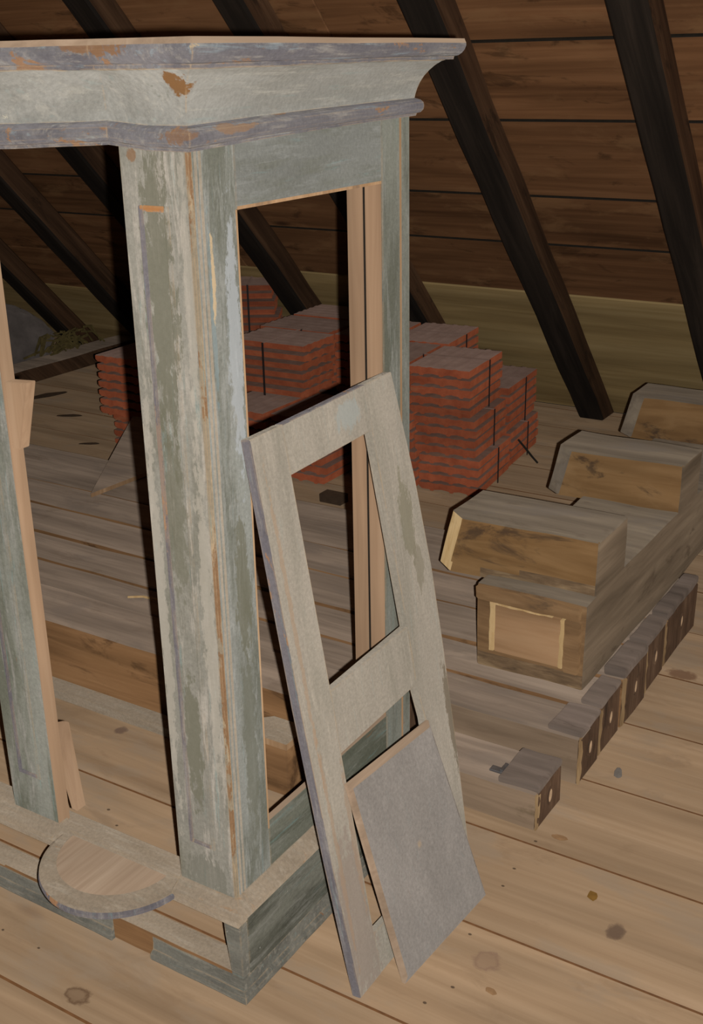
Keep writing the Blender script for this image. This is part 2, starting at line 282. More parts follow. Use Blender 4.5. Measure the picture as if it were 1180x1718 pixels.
def prism(bm, poly, d, mi=0, bev=0.0):   # closed polygon of 3-D points pushed along d
    a = [bm.verts.new(q) for q in poly]; b = [bm.verts.new(Vector(q) + Vector(d)) for q in poly]
    n = len(a); fs = [bm.faces.new(a), bm.faces.new(b[::-1])]
    for i in range(n): fs.append(bm.faces.new((a[i], a[(i + 1) % n], b[(i + 1) % n], b[i])))
    for f in fs: f.material_index = mi
    if bev:
        es = list(set(e for v in a + b for e in v.link_edges))
        rr = bmesh.ops.bevel(bm, geom=es, offset=bev, segments=1, affect='EDGES')
        for f in rr['faces']: f.material_index = mi
    return bm
def cut(bm, axis, vals):
    for v in vals:
        n = Vector((0, 0, 0)); n[axis] = 1; c = Vector((0, 0, 0)); c[axis] = v
        bmesh.ops.bisect_plane(bm, geom=bm.verts[:] + bm.edges[:] + bm.faces[:], plane_co=c, plane_no=n)
def wobble(bm, amp, freq, seed=0.0, z0=None):
    for v in bm.verts:
        q = v.co * freq + Vector((seed, seed * 1.7, seed * 0.3))
        d = Vector((noise.noise(q), noise.noise(q + Vector((31, 0, 0))), noise.noise(q + Vector((0, 47, 0))))) * amp
        if z0 is not None and v.co.z < z0 + 0.004: d.z = max(0, d.z) * 0.2
        v.co += d
    return bm
def by_normal(o, top=0, side=1, thr=0.6, endx=None):
    for p in o.data.polygons:
        p.material_index = top if p.normal.z > thr else side
        if endx is not None and p.normal.x > 0.7: p.material_index = endx
    return o
def frange(a, b, s):
    out = []; v = a + s
    while v < b - 1e-6: out.append(v); v += s
    return out
def tube(bm, pts, r, n=8, mi=0):
    rings = []
    for i, p in enumerate(pts):
        p = Vector(p); t = (Vector(pts[min(i + 1, len(pts) - 1)]) - Vector(pts[max(i - 1, 0)])).normalized()
        a = t.orthogonal().normalized(); b = t.cross(a)
        rings.append([bm.verts.new(p + (a * math.cos(q) + b * math.sin(q)) * r) for q in [2 * math.pi * j / n for j in range(n)]])
    for u, v in zip(rings, rings[1:]):
        for j in range(n): bm.faces.new((u[j], u[(j + 1) % n], v[(j + 1) % n], v[j])).material_index = mi
    bm.faces.new(rings[0][::-1]); bm.faces.new(rings[-1]); return bm

# ------------------------------------------------------------------ the setting: floor, roof slope, rafters
YB, SL = 4.02, 0.977            # roof boards: y = YB - SL*z
bm = bmesh.new(); k = -9
while True:
    y0 = 0.113 + 0.2955 * k; k += 1
    if y0 > 4.0: break
    y1 = min(y0 + 0.2955, 4.02)
    j1 = -3.0 + rnd.uniform(-0.3, 0.3); j2 = 1.9 + rnd.uniform(-0.5, 0.5)
    for xa, xb in ((-6.6, j1), (j1, j2), (j2, 3.2)):
        dz = rnd.uniform(-0.0012, 0.0)
        box(bm, xa + 0.0012, xb - 0.0012, y0 + 0.0013, y1 - 0.0013, -0.028, dz, 0, 0.0016)
box(bm, -6.6, 3.2, -2.55, 4.02, -0.05, -0.006, 1)
bmesh.ops.recalc_face_normals(bm, faces=bm.faces[:])
for f in bm.faces:
    if abs(f.normal.y) > 0.5: f.material_index = 1
struct('floor', bm, [M['floor'], M['subfloor']])

def slope_board(bm, x0, x1, z0, z1, mi, t=0.025):
    d = Vector((0, -SL, 1)).normalized(); nrm = Vector((0, 1, SL)).normalized()
    p = [Vector((x0, YB - SL * z0, z0)), Vector((x1, YB - SL * z0, z0)), Vector((x1, YB - SL * z1, z1)), Vector((x0, YB - SL * z1, z1))]
    hexa(bm, p + [q + nrm * t for q in p], mi, 0.003)
bm = bmesh.new()
zs = [0.684, 0.927, 1.135, 1.42, 1.675, 1.93, 2.2, 2.46, 2.7, 2.95, 3.2, 3.45, 3.7, 3.95]
for a, b in zip(zs, zs[1:]):
    off = rnd.uniform(0.0, 0.006)
    cutx = rnd.uniform(-1.2, -2.6)
    for xa, xb in ((-6.6, cutx - 0.002), (cutx + 0.002, -0.158), (-0.156, 3.2)):
        slope_board(bm, xa, xb, a + 0.004, b - 0.0015, 0)
bmesh.ops.recalc_face_normals(bm, faces=bm.faces[:])
for f in bm.faces:
    if abs(f.normal.dot(Vector((0, -SL, 1)).normalized())) > 0.5: f.material_index = 1
struct('ceiling', bm, [M['roof'], M['seam_dark']])
bm = bmesh.new()
for xa, xb, zt in ((-6.6, -2.86, 0.43), (-2.858, -0.158, 0.684), (-0.156, 3.2, 0.684)):
    slope_board(bm, xa, xb, 0.0, zt - 0.002, 0)
struct('wall_back', bm, [M['pale']])
bm = bmesh.new(); slope_board(bm, -6.6, -2.86, 0.434, 0.684, 0); struct('trim_1', bm, [M['roof']])
bm = bmesh.new()       # gable far to the left, lost in the dark
for i in range(20):
    y0 = -2.5 + i * 0.326; zt = min(6.3, max(0.1, (YB - y0) / SL))
    zt2 = min(6.3, max(0.02, (YB - y0 - 0.322) / SL))
    hexa(bm, [Vector((-6.63, y0, 0)), Vector((-6.60, y0, 0)), Vector((-6.60, y0 + 0.322, 0)), Vector((-6.63, y0 + 0.322, 0)), Vector((-6.63, y0, zt)), Vector((-6.60, y0, zt)), Vector((-6.60, y0 + 0.322, zt2)), Vector((-6.63, y0 + 0.322, zt2))], 0)
struct('wall_left', bm, [M['roof']])

RU = 3.851                      # underside of a rafter at floor level
names = {-0.222: 'dark sloping rafter rising above the farthest chamfered block', -0.884: 'dark sloping rafter whose foot stands on the open floor beside the tile stacks',
         -1.585: 'dark sloping rafter with its foot hidden behind the rear tile stack', -2.255: 'dark sloping rafter seen through the cabinet side above the lengthwise tiles'}
xs = [1.10, 0.44, -0.222, -0.884, -1.585, -2.255, -2.925, -3.595, -4.265, -4.935]
for i, x in enumerate(xs):
    bm = bmesh.new(); w = 0.126; zt = 3.9
    p = [Vector((x, RU, 0.0)), Vector((x + w, RU, 0.0)), Vector((x + w, RU + 0.166, 0.0)), Vector((x, RU + 0.166, 0.0))]
    q = [Vector((v.x, v.y - SL * zt, zt)) for v in p]
    hexa(bm, p + q, 0, 0.010); cut(bm, 2, frange(0, zt, 0.15)); wobble(bm, 0.006, 3.0, i * 3.3, 0.0)
    lab = names.get(x) or {-2.925: 'dark rafter in the front opening next to the cabinet post', -3.595: 'dark rafter in the front opening sloping down beside the short pale board',
           -4.265: 'sooty rafter sloping down next to the grey sack', -4.935: 'sooty rafter farthest into the dark, beyond the grey sack', 0.44: 'dark rafter first beyond the chamfered blocks', 1.10: 'dark rafter second beyond the chamfered blocks'}[x]
    o = obj('roof_rafter', bm, [M['rafter'], M['rafter_soot']])
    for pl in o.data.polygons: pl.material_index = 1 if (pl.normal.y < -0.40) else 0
    tag(o, lab, 'rafter', 'sloping rafters under the roof boards')

# ------------------------------------------------------------------ the painted cabinet (empty case)
cab = thing('cabinet_case', 'tall empty cabinet case with peeling grey-green paint, cornice and half-round foot', 'cabinet')
XS, YF, ZP, ZC = -0.030, 0.024, 0.214, 1.530       # side face, front face, foot and head of the posts
XL = -1.30
def part(name, bm, mats, parent=cab): return obj(name, bm, mats, parent)
# posts -------------------------------------------------
def post_front(x0, x1, y0, mat, zfoot, raw=None):
    bm = B(x0, x1, y0, y0 + 0.030, zfoot, ZC, 0.0015)
    o = part('front_post', bm, [M[mat], M['raw']])
    if raw:
        for p in o.data.polygons:
            if p.normal.x * raw > 0.7: p.material_index = 1
    xa, xb = x0 + 0.031, x1 - 0.036; za, zb = 0.303, 1.430; w = 0.009
    b2 = bmesh.new()
    for (a, b, c, d) in ((xa, xa + w, za, zb), (xb - w, xb, za, zb), (xa + w, xb - w, za, za + w), (xa + w, xb - w, zb - w, zb)):
        box(b2, a, b, y0 - 0.0035, y0 + 0.001, c, d, 1 if a == xb - w else 0, 0.0018)
    obj('panel_moulding', b2, [M['paint_line'], M[mat]], o)
    return o
post_front(-0.156, XS - 0.0005, YF, 'paint_post', 0.207)
post_front(-0.597, -0.470, YF, 'paint_post_far', 0.207, raw=1)
post_front(-1.30, -1.17, YF, 'paint_post_far', 0.207)
# corner of the case: a brown worn seam, side board with two beads
bm = bmesh.new(); prism(bm, [(XS, YF - 0.0008, 0.2145), (XS + 0.0045, YF - 0.0002, 0.2145), (XS + 0.0055, YF + 0.0065, 0.2145), (XS, YF + 0.0065, 0.2145)], (0, 0, ZC - 0.2145)); part('corner_seam', bm, [M['seam']])
sp = part('side_post', B(XS, XS + 0.004, YF + 0.007, 0.131, 0.214, ZC, 0.0012), [M['paint_side'], M['raw_edge']])
for p in sp.data.polygons:
    if p.normal.y > 0.7: p.material_index = 1
part('side_post_back', B(XS - 0.030, XS - 0.0005, 0.0555, 0.1308, 0.214, ZC, 0.0012), [M['raw_edge']])
b2 = bmesh.new()
for y in (0.037, 0.047): box(b2, XS + 0.002, XS + 0.0065, y, y + 0.005, 0.216, ZC, 0, 0.002)
obj('bead', b2, [M['paint_door']], sp)
sp2 = part('side_post', B(XS, XS + 0.003, 0.563, 0.628, 0.214, ZC, 0.0015), [M['paint_rear']])
part('rear_stile', B(XS - 0.026, XS + 0.001, 0.6305, 0.668, 0.06, ZC, 0.0015), [M['paint_rear']])
obj('bead', B(XS + 0.001, XS + 0.0045, 0.627, 0.632, 0.214, ZC, 0.0012), [M['raw_edge']], sp2)
for x0, x1 in ((-0.108, -0.0735), (-0.0690, XS - 0.0008)):
    bt = part('inner_batten', B(x0, x1, 0.570, 0.630, 0.03, ZC, 0.0015), [M['raw']])
obj('batten_gap_shade', B(-0.0734, -0.0691, 0.5712, 0.629, 0.03, ZC), [M['seam_dark']], bt)  # dark strip set into the open gap between battens as painted shade
obj('worn_arris', B(XS + 0.0036, XS + 0.0046, 0.1275, 0.1312, 0.30, 1.416), [M['raw_edge']], sp)
# side rails
o = part('top_rail', B(XS - 0.024, XS + 0.003, 0.132, 0.562, 1.416, ZC, 0.0012), [M['paint_rail'], M['raw_edge']])
for p in o.data.polygons:
    if p.normal.z < -0.7: p.material_index = 1
obj('worn_arris', B(XS + 0.0026, XS + 0.0036, 0.134, 0.560, 1.4155, 1.4205), [M['raw_edge']], o)
o = part('bottom_rail', B(XS - 0.010, XS + 0.003, 0.132, 0.562, 0.214, 0.316, 0.0012), [M['paint_green'], M['brown_dust']])
for p in o.data.polygons:
    if p.normal.z > 0.7: p.material_index = 1
# cornice: profiles (outward, height) swept along side, front and round tower ------------------
TCX, TCY, TR = -0.3125, 0.030, 0.141
def ring(o, z):
    xs_, yl = -0.022 + o, 0.022 - o
    R = TR + o; dy = yl - TCY; hx = math.sqrt(max(R * R - dy * dy, 1e-6))
    pts = []
    for t in (0, .25, .5, .75): pts.append((xs_, 0.668 + t * (yl - 0.668), z))
    pts.append((xs_, yl, z)); pts.append(((xs_ + TCX + hx) / 2, yl, z))
    a0 = math.atan2(dy, hx); a1 = -math.pi - a0
    for i in range(29):
        a = a0 + (a1 - a0) * i / 28; pts.append((TCX + R * math.cos(a), TCY + R * math.sin(a), z))
    pts.append(((TCX - hx + XL) / 2, yl, z)); pts.append((XL, yl, z))
    out = []
    for (x, y, zz) in pts:        # the old cornice sags a little towards the front corner
        s = (1.655 - zz) / 0.14; out.append((x, y, zz + s * 0.016 * max(0, min(1, (y - 0.02) / 0.64)) + (0.004 * s if x < -0.15 else -0.004 * s * max(0, 1 - abs(y) / .3))))
    return out
def sweep(name, prof, mats, mis=None, smooth=True):
    bm = bmesh.new(); rs = [[bm.verts.new(p) for p in ring(o, z)] for o, z in prof]; n = len(rs)
    for i in range(n):
        a, b = rs[i], rs[(i + 1) % n]
        for j in range(len(a) - 1):
            f = bm.faces.new((a[j], a[j + 1], b[j + 1], b[j])); f.material_index = mis[i] if mis else 0
    bm.faces.new([r[0] for r in rs]); bm.faces.new([r[-1] for r in rs][::-1])
    wobble(bm, 0.0015, 14.0, 2.0)
    return part(name, bm, mats)
sweep('cornice_bead', [(-0.03, 1.511), (0.006, 1.511), (0.008, 1.516), (0.016, 1.518), (0.0215, 1.523), (0.023, 1.530), (0.0215, 1.537), (0.015, 1.542), (0.004, 1.545), (-0.03, 1.545)], [M['paint_mould']])
sweep('cornice_cove', [(-0.03, 1.545), (0.003, 1.545), (0.005, 1.553), (0.009, 1.564), (0.015, 1.576), (0.023, 1.588), (0.033, 1.599), (0.045, 1.609), (0.058, 1.616), (0.066, 1.618), (-0.03, 1.618)], [M['paint_cove']])
sweep('cornice_crown', [(-0.03, 1.618), (0.082, 1.618), (0.0835, 1.6235), (0.092, 1.625), (0.099, 1.629), (0.1045, 1.635), (0.1075, 1.642), (0.1075, 1.647), (0.104, 1.655), (-0.03, 1.657)], [M['paint_mould'], M['brown_dust']], [0, 0, 0, 0, 0, 0, 0, 1, 1, 0])
# plinth -------------------------------------------------
part('plinth_side_board', B(-0.034, -0.009, 0.0292, 0.668, 0.012, 0.1855, 0.0012), [M['paint_plinth']])
bm = bmesh.new()   # base moulding along the side, mitred at the corner
pr_b = [(-0.012, 0.0), (0.000, 0.0), (0.003, 0.005), (0.0038, 0.011), (0.002, 0.017), (-0.003, 0.0205), (-0.0065, 0.022), (-0.0065, 0.026), (-0.0080, 0.034), (-0.0085, 0.048), (-0.012, 0.050)]
def swp(bm, prof, paths):
    rs = [[bm.verts.new(q) for q in paths(o, z)] for o, z in prof]; n = len(rs)
    for i in range(n):
        a, b = rs[i], rs[(i + 1) % n]
        for j in range(len(a) - 1): bm.faces.new((a[j], a[j + 1], b[j + 1], b[j]))
    bm.faces.new([r[0] for r in rs]); bm.faces.new([r[-1] for r in rs][::-1]); return bm
swp(bm, pr_b, lambda o, z: [(o, 0.668, z), (o, 0.33, z), (o, -o, z), (-0.12, -o, z), (-0.229, -o, z)]); cut(bm, 1, frange(0, .66, .05)); cut(bm, 0, frange(-.22, 0, .03)); wobble(bm, 0.0012, 22)
part('base_moulding', bm, [M['paint_base']])
bm = bmesh.new(); swp(bm, pr_b, lambda o, z: [(-0.333, -o, z), (-0.8, -o, z), (XL, -o, z)]); cut(bm, 0, frange(XL, -.333, .04)); wobble(bm, 0.0012, 22)
part('base_moulding', bm, [M['paint_base']])
bm = B(XL, -0.034, 0.0095, 0.062, 0.0, 0.054, 0.002); cut(bm, 0, frange(XL, -.03, .06)); wobble(bm, 0.0012, 15, 1)
o = part('base_rail', bm, [M['paint_shelf'], TX['side']])
for p in o.data.polygons:
    if p.normal.y < -0.7: p.material_index = 1
part('rear_base_rail', B(XL, -0.47, 0.632, 0.682, 0.0, 0.030, 0.002), [M['paint_shelf']])
# corner bracket with a curved edge
prof = [(-0.034, 0.0505), (-0.0085, 0.0505), (-0.0085, 0.1675), (-0.046, 0.1675), (-0.043, 0.135), (-0.040, 0.11), (-0.037, 0.085), (-0.035, 0.065)]
bm = bmesh.new(); prism(bm, [(x, 0.0065, z) for x, z in prof], (0, 0.0222, 0), 0, 0.001); part('corner_bracket', bm, [M['paint_base']])
# shelf moulding on top of the plinth (side) and the shelf with its half-round (front)
pr_s = [(-0.045, 0.186), (0.000, 0.186), (0.0035, 0.190), (0.002, 0.196), (-0.006, 0.202), (-0.016, 0.207), (-0.024, 0.213), (-0.045, 0.2135)]
bm = bmesh.new(); swp(bm, pr_s, lambda o, z: [(o, 0.668, z), (o, 0.33, z), (o, -o, z), (-0.09, -o, z), (-0.158, -o, z)]); wobble(bm, 0.001, 25)
part('plinth_top_moulding', bm, [M['paint_shelf']])
bm = bmesh.new(); swp(bm, pr_s, lambda o, z: [(-0.467, -o, z), (-0.8, -o, z), (XL, -o, z)]); part('plinth_top_moulding', bm, [M['paint_shelf']])
bm = bmesh.new()
R = 0.157; prof = [(0.0, 0.168), (R - 0.008, 0.168), (R - 0.002, 0.172), (R, 0.179), (R - 0.002, 0.187), (R - 0.010, 0.1925), (R - 0.034, 0.1975), (R - 0.036, 0.1985), (0.0, 0.2005)]
rs = []
for r_, z in prof[1:-1]: rs.append([bm.verts.new((TCX + r_ * math.cos(a), 0.028 - r_ * math.sin(a), z)) for a in [math.pi * i / 40 for i in range(41)]])
for a, b in zip(rs, rs[1:]):
    for j in range(40): bm.faces.new((a[j], a[j + 1], b[j + 1], b[j]))
bm.faces.new(rs[0]); bm.faces.new(rs[-1][::-1]); bm.faces.new([r[0] for r in rs] + [r[-1] for r in rs][::-1])
o = part('half_round_shelf', bm, [M['paint_shelf'], M['paint_line'], M['brown_dust']])
for p in o.data.polygons:
    p.material_index = 1 if p.center.z < 0.184 else (2 if p.center.z > 0.19849 else 0)
part('front_shelf', B(XL, -0.0095, 0.003, 0.074, 0.168, 0.1855, 0.001), [M['paint_shelf']])
part('front_shelf', B(XL, -0.034, 0.023, 0.0735, 0.186, 0.2065, 0.0015), [M['paint_shelf']])
# raw cleats nailed to the inner edge of the far post
def cleat(p): 
    bm = bmesh.new(); hexa(bm, [Vector(q) for q in p], 0, 0.002); return part('wooden_cleat', bm, [M['raw']])
cleat([(-0.4695, 0.028, 0.998), (-0.452, 0.028, 0.998), (-0.452, 0.052, 0.998), (-0.4695, 0.052, 0.998), (-0.4695, 0.028, 1.118), (-0.416, 0.028, 1.122), (-0.416, 0.052, 1.122), (-0.4695, 0.052, 1.118)])
cleat([(-0.482, 0.070, 0.214), (-0.465, 0.070, 0.214), (-0.465, 0.095, 0.214), (-0.482, 0.095, 0.214), (-0.522, 0.070, 0.402), (-0.499, 0.070, 0.405), (-0.485, 0.095, 0.405), (-0.502, 0.095, 0.402)])

# ------------------------------------------------------------------ loose frame leaning on the case
d = bpy.data.objects.new('panel_frame', None); COL.objects.link(d); d.empty_display_size = .05
ang = math.atan2(0.165, 0.986)
ez = Vector((-math.sin(ang), 0, math.cos(ang))); ex = Vector((0, 1, 0)); ey = ex.cross(ez); ey = -Vector((math.cos(ang), 0, math.sin(ang)))
d.matrix_world = Matrix(((ex.x, ey.x, ez.x, 0.173), (ex.y, ey.y, ez.y, 0.122), (ex.z, ey.z, ez.z, 0.0), (0, 0, 0, 1)))
tag(d, 'loose grey painted frame with two openings leaning against the side of the cabinet', 'frame')
TH = 0.019
def slab(name, poly, parent, mats, y0=0.0, t=TH, bev=0.0015):
    bm = bmesh.new(); prism(bm, [(u, y0, v) for u, v in poly], (0, t, 0), 0, bev); o = obj(name, bm, mats, parent); return o
dm = [M['paint_door'], M['paint_line']]
o = slab('stile', [(0.0, 0.0), (0.076, 0.0), (0.073, 0.47), (0.075, 0.60), (0.0735, 0.995), (0.0735, 1.0785), (-0.017, 1.077), (-0.016, 0.6), (-0.010, .3)], d, dm)
for p in o.data.polygons:
    if p.normal.x < -0.7: p.material_index = 1
o = slab('stile', [(0.366, 0.0), (0.455, 0.0), (0.467, 0.265), (0.474, 0.507), (0.474, 0.678), (0.461, 0.87), (0.434, 1.0875), (0.339, 1.0855), (0.339, 0.998), (0.354, 0.598), (0.353, 0.474), (0.366, 0.393)], d, dm)
slab('rail', [(0.0755, 0.0), (0.365, 0.0), (0.365, 0.078), (0.0755, 0.089)], d, dm, 0.001, TH - 0.002)
slab('rail', [(0.074, 0.469), (0.352, 0.474), (0.353, 0.599), (0.0755, 0.592)], d, dm, 0.0008, TH - 0.0016)
o = slab('rail', [(0.0742, 0.991), (0.3383, 0.998), (0.3383, 1.0855), (0.0742, 1.0785)], d, dm, 0.0008, TH - 0.0016)
for p in o.data.polygons:
    if p.normal.z > 0.7: p.material_index = 1
# ------------------------------------------------------------------ loose panel leaning on the frame
c0, c1, c2, c3 = Vector((0.229, 0.197, 0.001)), Vector((0.249, 0.502, 0.001)), Vector((0.120, 0.486, 0.388)), Vector((0.1165, 0.186, 0.410))
nrm = (c1 - c0).cross(c3 - c0).normalized()
if nrm.x < 0: nrm = -nrm
o = bpy.data.objects.new('infill_board', None); COL.objects.link(o); o.location = (0.2, 0.35, 0)
tag(o, 'flat square grey board with pale chamfered edges leaning on the loose frame', 'panel')
bm = bmesh.new(); base = Vector((0.2, 0.35, 0)); th = 0.011
q = [c - base for c in (c0, c1, c2, c3)]; cen = sum(q, Vector()) / 4
fr = [bm.verts.new(v + (cen - v) * 0.055) for v in q]; md = [bm.verts.new(v - nrm * 0.0045) for v in q]; bk = [bm.verts.new(v - nrm * th) for v in q]
f0 = bm.faces.new(fr)
for i in range(4):
    j = (i + 1) % 4
    f = bm.faces.new((md[i], md[j], fr[j], fr[i])); f.material_index = 1 if i in (2, 3) else 0
    bm.faces.new((bk[i], bk[j], md[j], md[i])).material_index = 1
bm.faces.new(bk[::-1])
obj('board', bm, [M['paint_board'], M['brown_dust']], o)

# ------------------------------------------------------------------ long timbers lying behind and beside the case
GT = 'long timbers lying side by side on the floor'
def timber(label, x0, x1, y0, y1, h, seed, cap=None, peg=True, facemat='side', capz=0.012, pegc=None):
    t = thing('floor_timber', label, 'timber', ((x0 + x1) / 2, (y0 + y1) / 2, 0), 0, GT)
    cx_, cy_ = (x0 + x1) / 2, (y0 + y1) / 2
    bm = B(x0 - cx_, x1 - cx_, y0 - cy_, y1 - cy_, 0.0, h, 0.005, 1)
    cut(bm, 0, frange(x0 - cx_, x1 - cx_, 0.09)); cut(bm, 1, [0.0]); wobble(bm, 0.004, 5.0, seed, 0.0)
    o = obj('body', bm, [TX['top'], M['grey_side'] if facemat == 'grey' else TX['side'], M['endgrain']], t); by_normal(o, 0, 1, 0.6, 2)
    if cap:
        a, b = cap
        bm = B(a - cx_, b - cx_, y0 - cy_ + 0.002, y1 - cy_ - 0.002, h - 0.004, h + capz, 0.006, 2); cut(bm, 0, frange(a - cx_, b - cx_, 0.02)); cut(bm, 1, frange(y0 - cy_, y1 - cy_, .03))
        wobble(bm, 0.003, 16.0, seed + 5); obj('end_cap', bm, [M['cap_top']], t)
    # worn pale arris at the end and the round peg in the end grain
    bm = B(x1 - cx_ - 0.006, x1 - cx_ + 0.002, y0 - cy_ - 0.001, y0 - cy_ + 0.016, 0.004, h - 0.002, 0.003); cut(bm, 2, frange(0, h, .015)); wobble(bm, 0.003, 40, seed)
    obj('worn_arris', bm, [M['end_rim']], t)
    if peg:
        py = (pegc or 0.5) * (y1 - y0) + y0 - cy_
        bm = bmesh.new(); n = 18
        rings = []
        for r_, dx in ((0.026, -0.002), (0.025, 0.0035), (0.018, 0.004), (0.017, 0.001)):
            rings.append([bm.verts.new((x1 - cx_ + dx, py + 0.62 * r_ * math.cos(2 * math.pi * i / n), h * 0.56 + r_ * math.sin(2 * math.pi * i / n))) for i in range(n)])
        for a, b in zip(rings, rings[1:]):
            for i in range(n): bm.faces.new((a[i], a[(i + 1) % n], b[(i + 1) % n], b[i]))
        bm.faces.new(rings[0][::-1])
        obj('peg_ring', bm, [M['endgrain']], t)
        bm = bmesh.new(); a = [bm.verts.new((x1 - cx_ + 0.0025, py + 0.0105 * math.cos(2 * math.pi * i / n), h * 0.56 + 0.017 * math.sin(2 * math.pi * i / n))) for i in range(n)]
        b = [bm.verts.new((v.co.x - 0.006, v.co.y, v.co.z)) for v in a]
        bm.faces.new(a); bm.faces.new(b[::-1])
        for i in range(n): bm.faces.new((a[i], b[i], b[(i + 1) % n], a[(i + 1) % n]))
        obj('peg', bm, [M['peg']], t)
    return t
t1 = timber('short grey-brown timber in front of the row, with dark stains and a worn cap', -0.05, 0.248, 0.749, 0.893, 0.100, 1.0, cap=(0.150, 0.250), facemat='grey', capz=0.015)
timber('thick squared beam with brown front face lying directly behind the cabinet opening', -2.35, -0.12, 0.700, 0.868, 0.195, 2.0, peg=False)
timber('front timber of the row of five ends under the notched beam', -2.55, 0.262, 0.963, 1.096, 0.133, 3.0, cap=(0.178, 0.265), facemat='grey')
timber('second timber end from the front in the row under the notched beam', -2.70, 0.258, 1.104, 1.252, 0.139, 4.0, cap=(0.204, 0.260))
timber('third timber end from the front in the row, beside the flank of the notched beam', -2.62, 0.262, 1.262, 1.440, 0.146, 5.0, cap=(0.206, 0.264), capz=0.024)
timber('fourth timber end from the front in the row, beside the flank of the notched beam', -2.80, 0.255, 1.450, 1.618, 0.150, 6.0, cap=(0.206, 0.258), capz=0.018)
timber('rearmost timber end in the row under the notched beam', -2.66, 0.250, 1.630, 1.930, 0.150, 7.0, cap=(0.206, 0.253), capz=0.022)
# small metal clip and grey tab on the nearest timber
bm = bmesh.new(); box(bm, 0.118, 0.148, 0.775, 0.795, 0.1035, 0.109, 0, 0.001); box(bm, 0.142, 0.150, 0.778, 0.812, 0.104, 0.113, 0, 0.001)
tag(obj('metal_clip', bm, [M['metal']]), 'small bent metal clip lying on the short front timber beside its worn cap', 'clip')

# ------------------------------------------------------------------ notched beam with three chamfered cross blocks
nb = thing('notched_beam', 'big old notched beam with three chamfered blocks on top, resting across the row of timbers', 'beam', (0.05, 1.12, 0.156))
ox, oy, oz = 0.05, 1.12, 0.156
def W2(bm):
    for v in bm.verts: v.co -= Vector((ox, oy, oz))
    return bm
bm = B(-0.092, 0.200, 1.125, 3.35, 0.158, 0.392, 0.007, 2); cut(bm, 1, frange(1.125, 3.35, 0.06)); cut(bm, 0, [-.03, .03, .09, .15]); cut(bm, 2, [.2, .25, .3, .35]); wobble(bm, 0.0045, 6.0, 4.0, None)
o = obj('beam_body', W2(bm), [M['beam_top'], M['beam_side'], M['beam_frame'], M['beam_dark']], nb)
for p in o.data.polygons:
    p.material_index = 0 if p.normal.z > 0.6 else (2 if p.normal.y < -0.6 else 1)
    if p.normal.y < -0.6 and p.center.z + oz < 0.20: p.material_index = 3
# framed end: rim slats and fresh inset
bm = bmesh.new()
bx0, bx1, bz0, bz1 = -0.036, 0.138, 0.214, 0.345
box(bm, bx0, bx1, 1.1155, 1.130, bz0, bz1, 0, 0.002); obj('end_inset', W2(bm), [M['beam_inset']], nb)
bm = bmesh.new()
for (a, b, c, e_) in ((bx0 - 0.014, bx0, bz0, bz1 + 0.01), (bx1, bx1 + 0.012, bz0, bz1), (bx0, bx1 - .02, bz1, bz1 + 0.012)):
    box(bm, a, b, 1.113, 1.130, c, e_, 0, 0.002)
cut(bm, 2, frange(bz0, bz1 + .02, .012)); cut(bm, 0, frange(bx0, bx1, .015)); wobble(bm, 0.004, 38, 2.2); obj('pale_splinter_rim', W2(bm), [M['beam_pale']], nb)
bm = bmesh.new(); box(bm, -0.088, 0.190, 1.108, 1.128, 0.352, 0.388, 0, 0.004); cut(bm, 0, frange(-.088, .19, .02)); wobble(bm, 0.003, 20, 7); obj('end_top_slat', W2(bm), [M['beam_frame']], nb)
bm = bmesh.new(); box(bm, 0.150, 0.192, 1.110, 1.128, 0.205, 0.350, 0, 0.004); cut(bm, 2, frange(.205, .35, .012)); wobble(bm, 0.004, 26, 9); obj('end_side_slat', W2(bm), [M['beam_frame']], nb)
for (yf, yb, xl, dep, s) in ((1.178, 1.395, -0.250, 0.378, 1.0), (1.830, 2.030, -0.220, 0.383, 2.0), (2.490, 2.680, -0.226, 0.383, 3.0)):
    top = 0.532
    poly = [Vector((xl + 0.004, yb, 0)), Vector((xl, yf + 0.040, 0)), Vector((xl + 0.050, yf, 0)), Vector((0.199, yf + 0.012, 0)), Vector((0.199, yb, 0))]
    bm = bmesh.new(); a = [bm.verts.new((p.x, p.y, dep)) for p in poly]
    b = [bm.verts.new((p.x + (0.036 if i < 3 else 0.0), p.y + (0.006 if i in (1, 2, 3) else 0), top)) for i, p in enumerate(poly)]
    n = len(a); f = bm.faces.new(a[::-1]); bm.faces.new(b)
    for i in range(n): bm.faces.new((a[i], a[(i + 1) % n], b[(i + 1) % n], b[i]))
    bmesh.ops.recalc_face_normals(bm, faces=bm.faces[:])
    bmesh.ops.bevel(bm, geom=bm.edges[:], offset=0.0035, segments=1, affect='EDGES')
    cut(bm, 0, frange(xl, .2, .035)); cut(bm, 1, frange(yf, yb, .04)); cut(bm, 2, [.405, .42, .45, .48, .51]); wobble(bm, 0.004, 7.0, s * 5)
    o = obj('cross_block', W2(bm), [M['beam_top'], M['beam_face'], M['beam_side'], M['beam_pale'] if s == 1 else M['beam_top'], M['beam_dark']], nb)
    for p in o.data.polygons:
        c = p.center + Vector((ox, oy, oz)); nn = p.normal
        p.material_index = 0 if nn.z > 0.6 else (2 if nn.x > 0.6 else (3 if nn.x < -0.3 else 1))
        if p.material_index == 1 and c.z < 0.412 and s == 1 and c.x > -0.1: p.material_index = 4
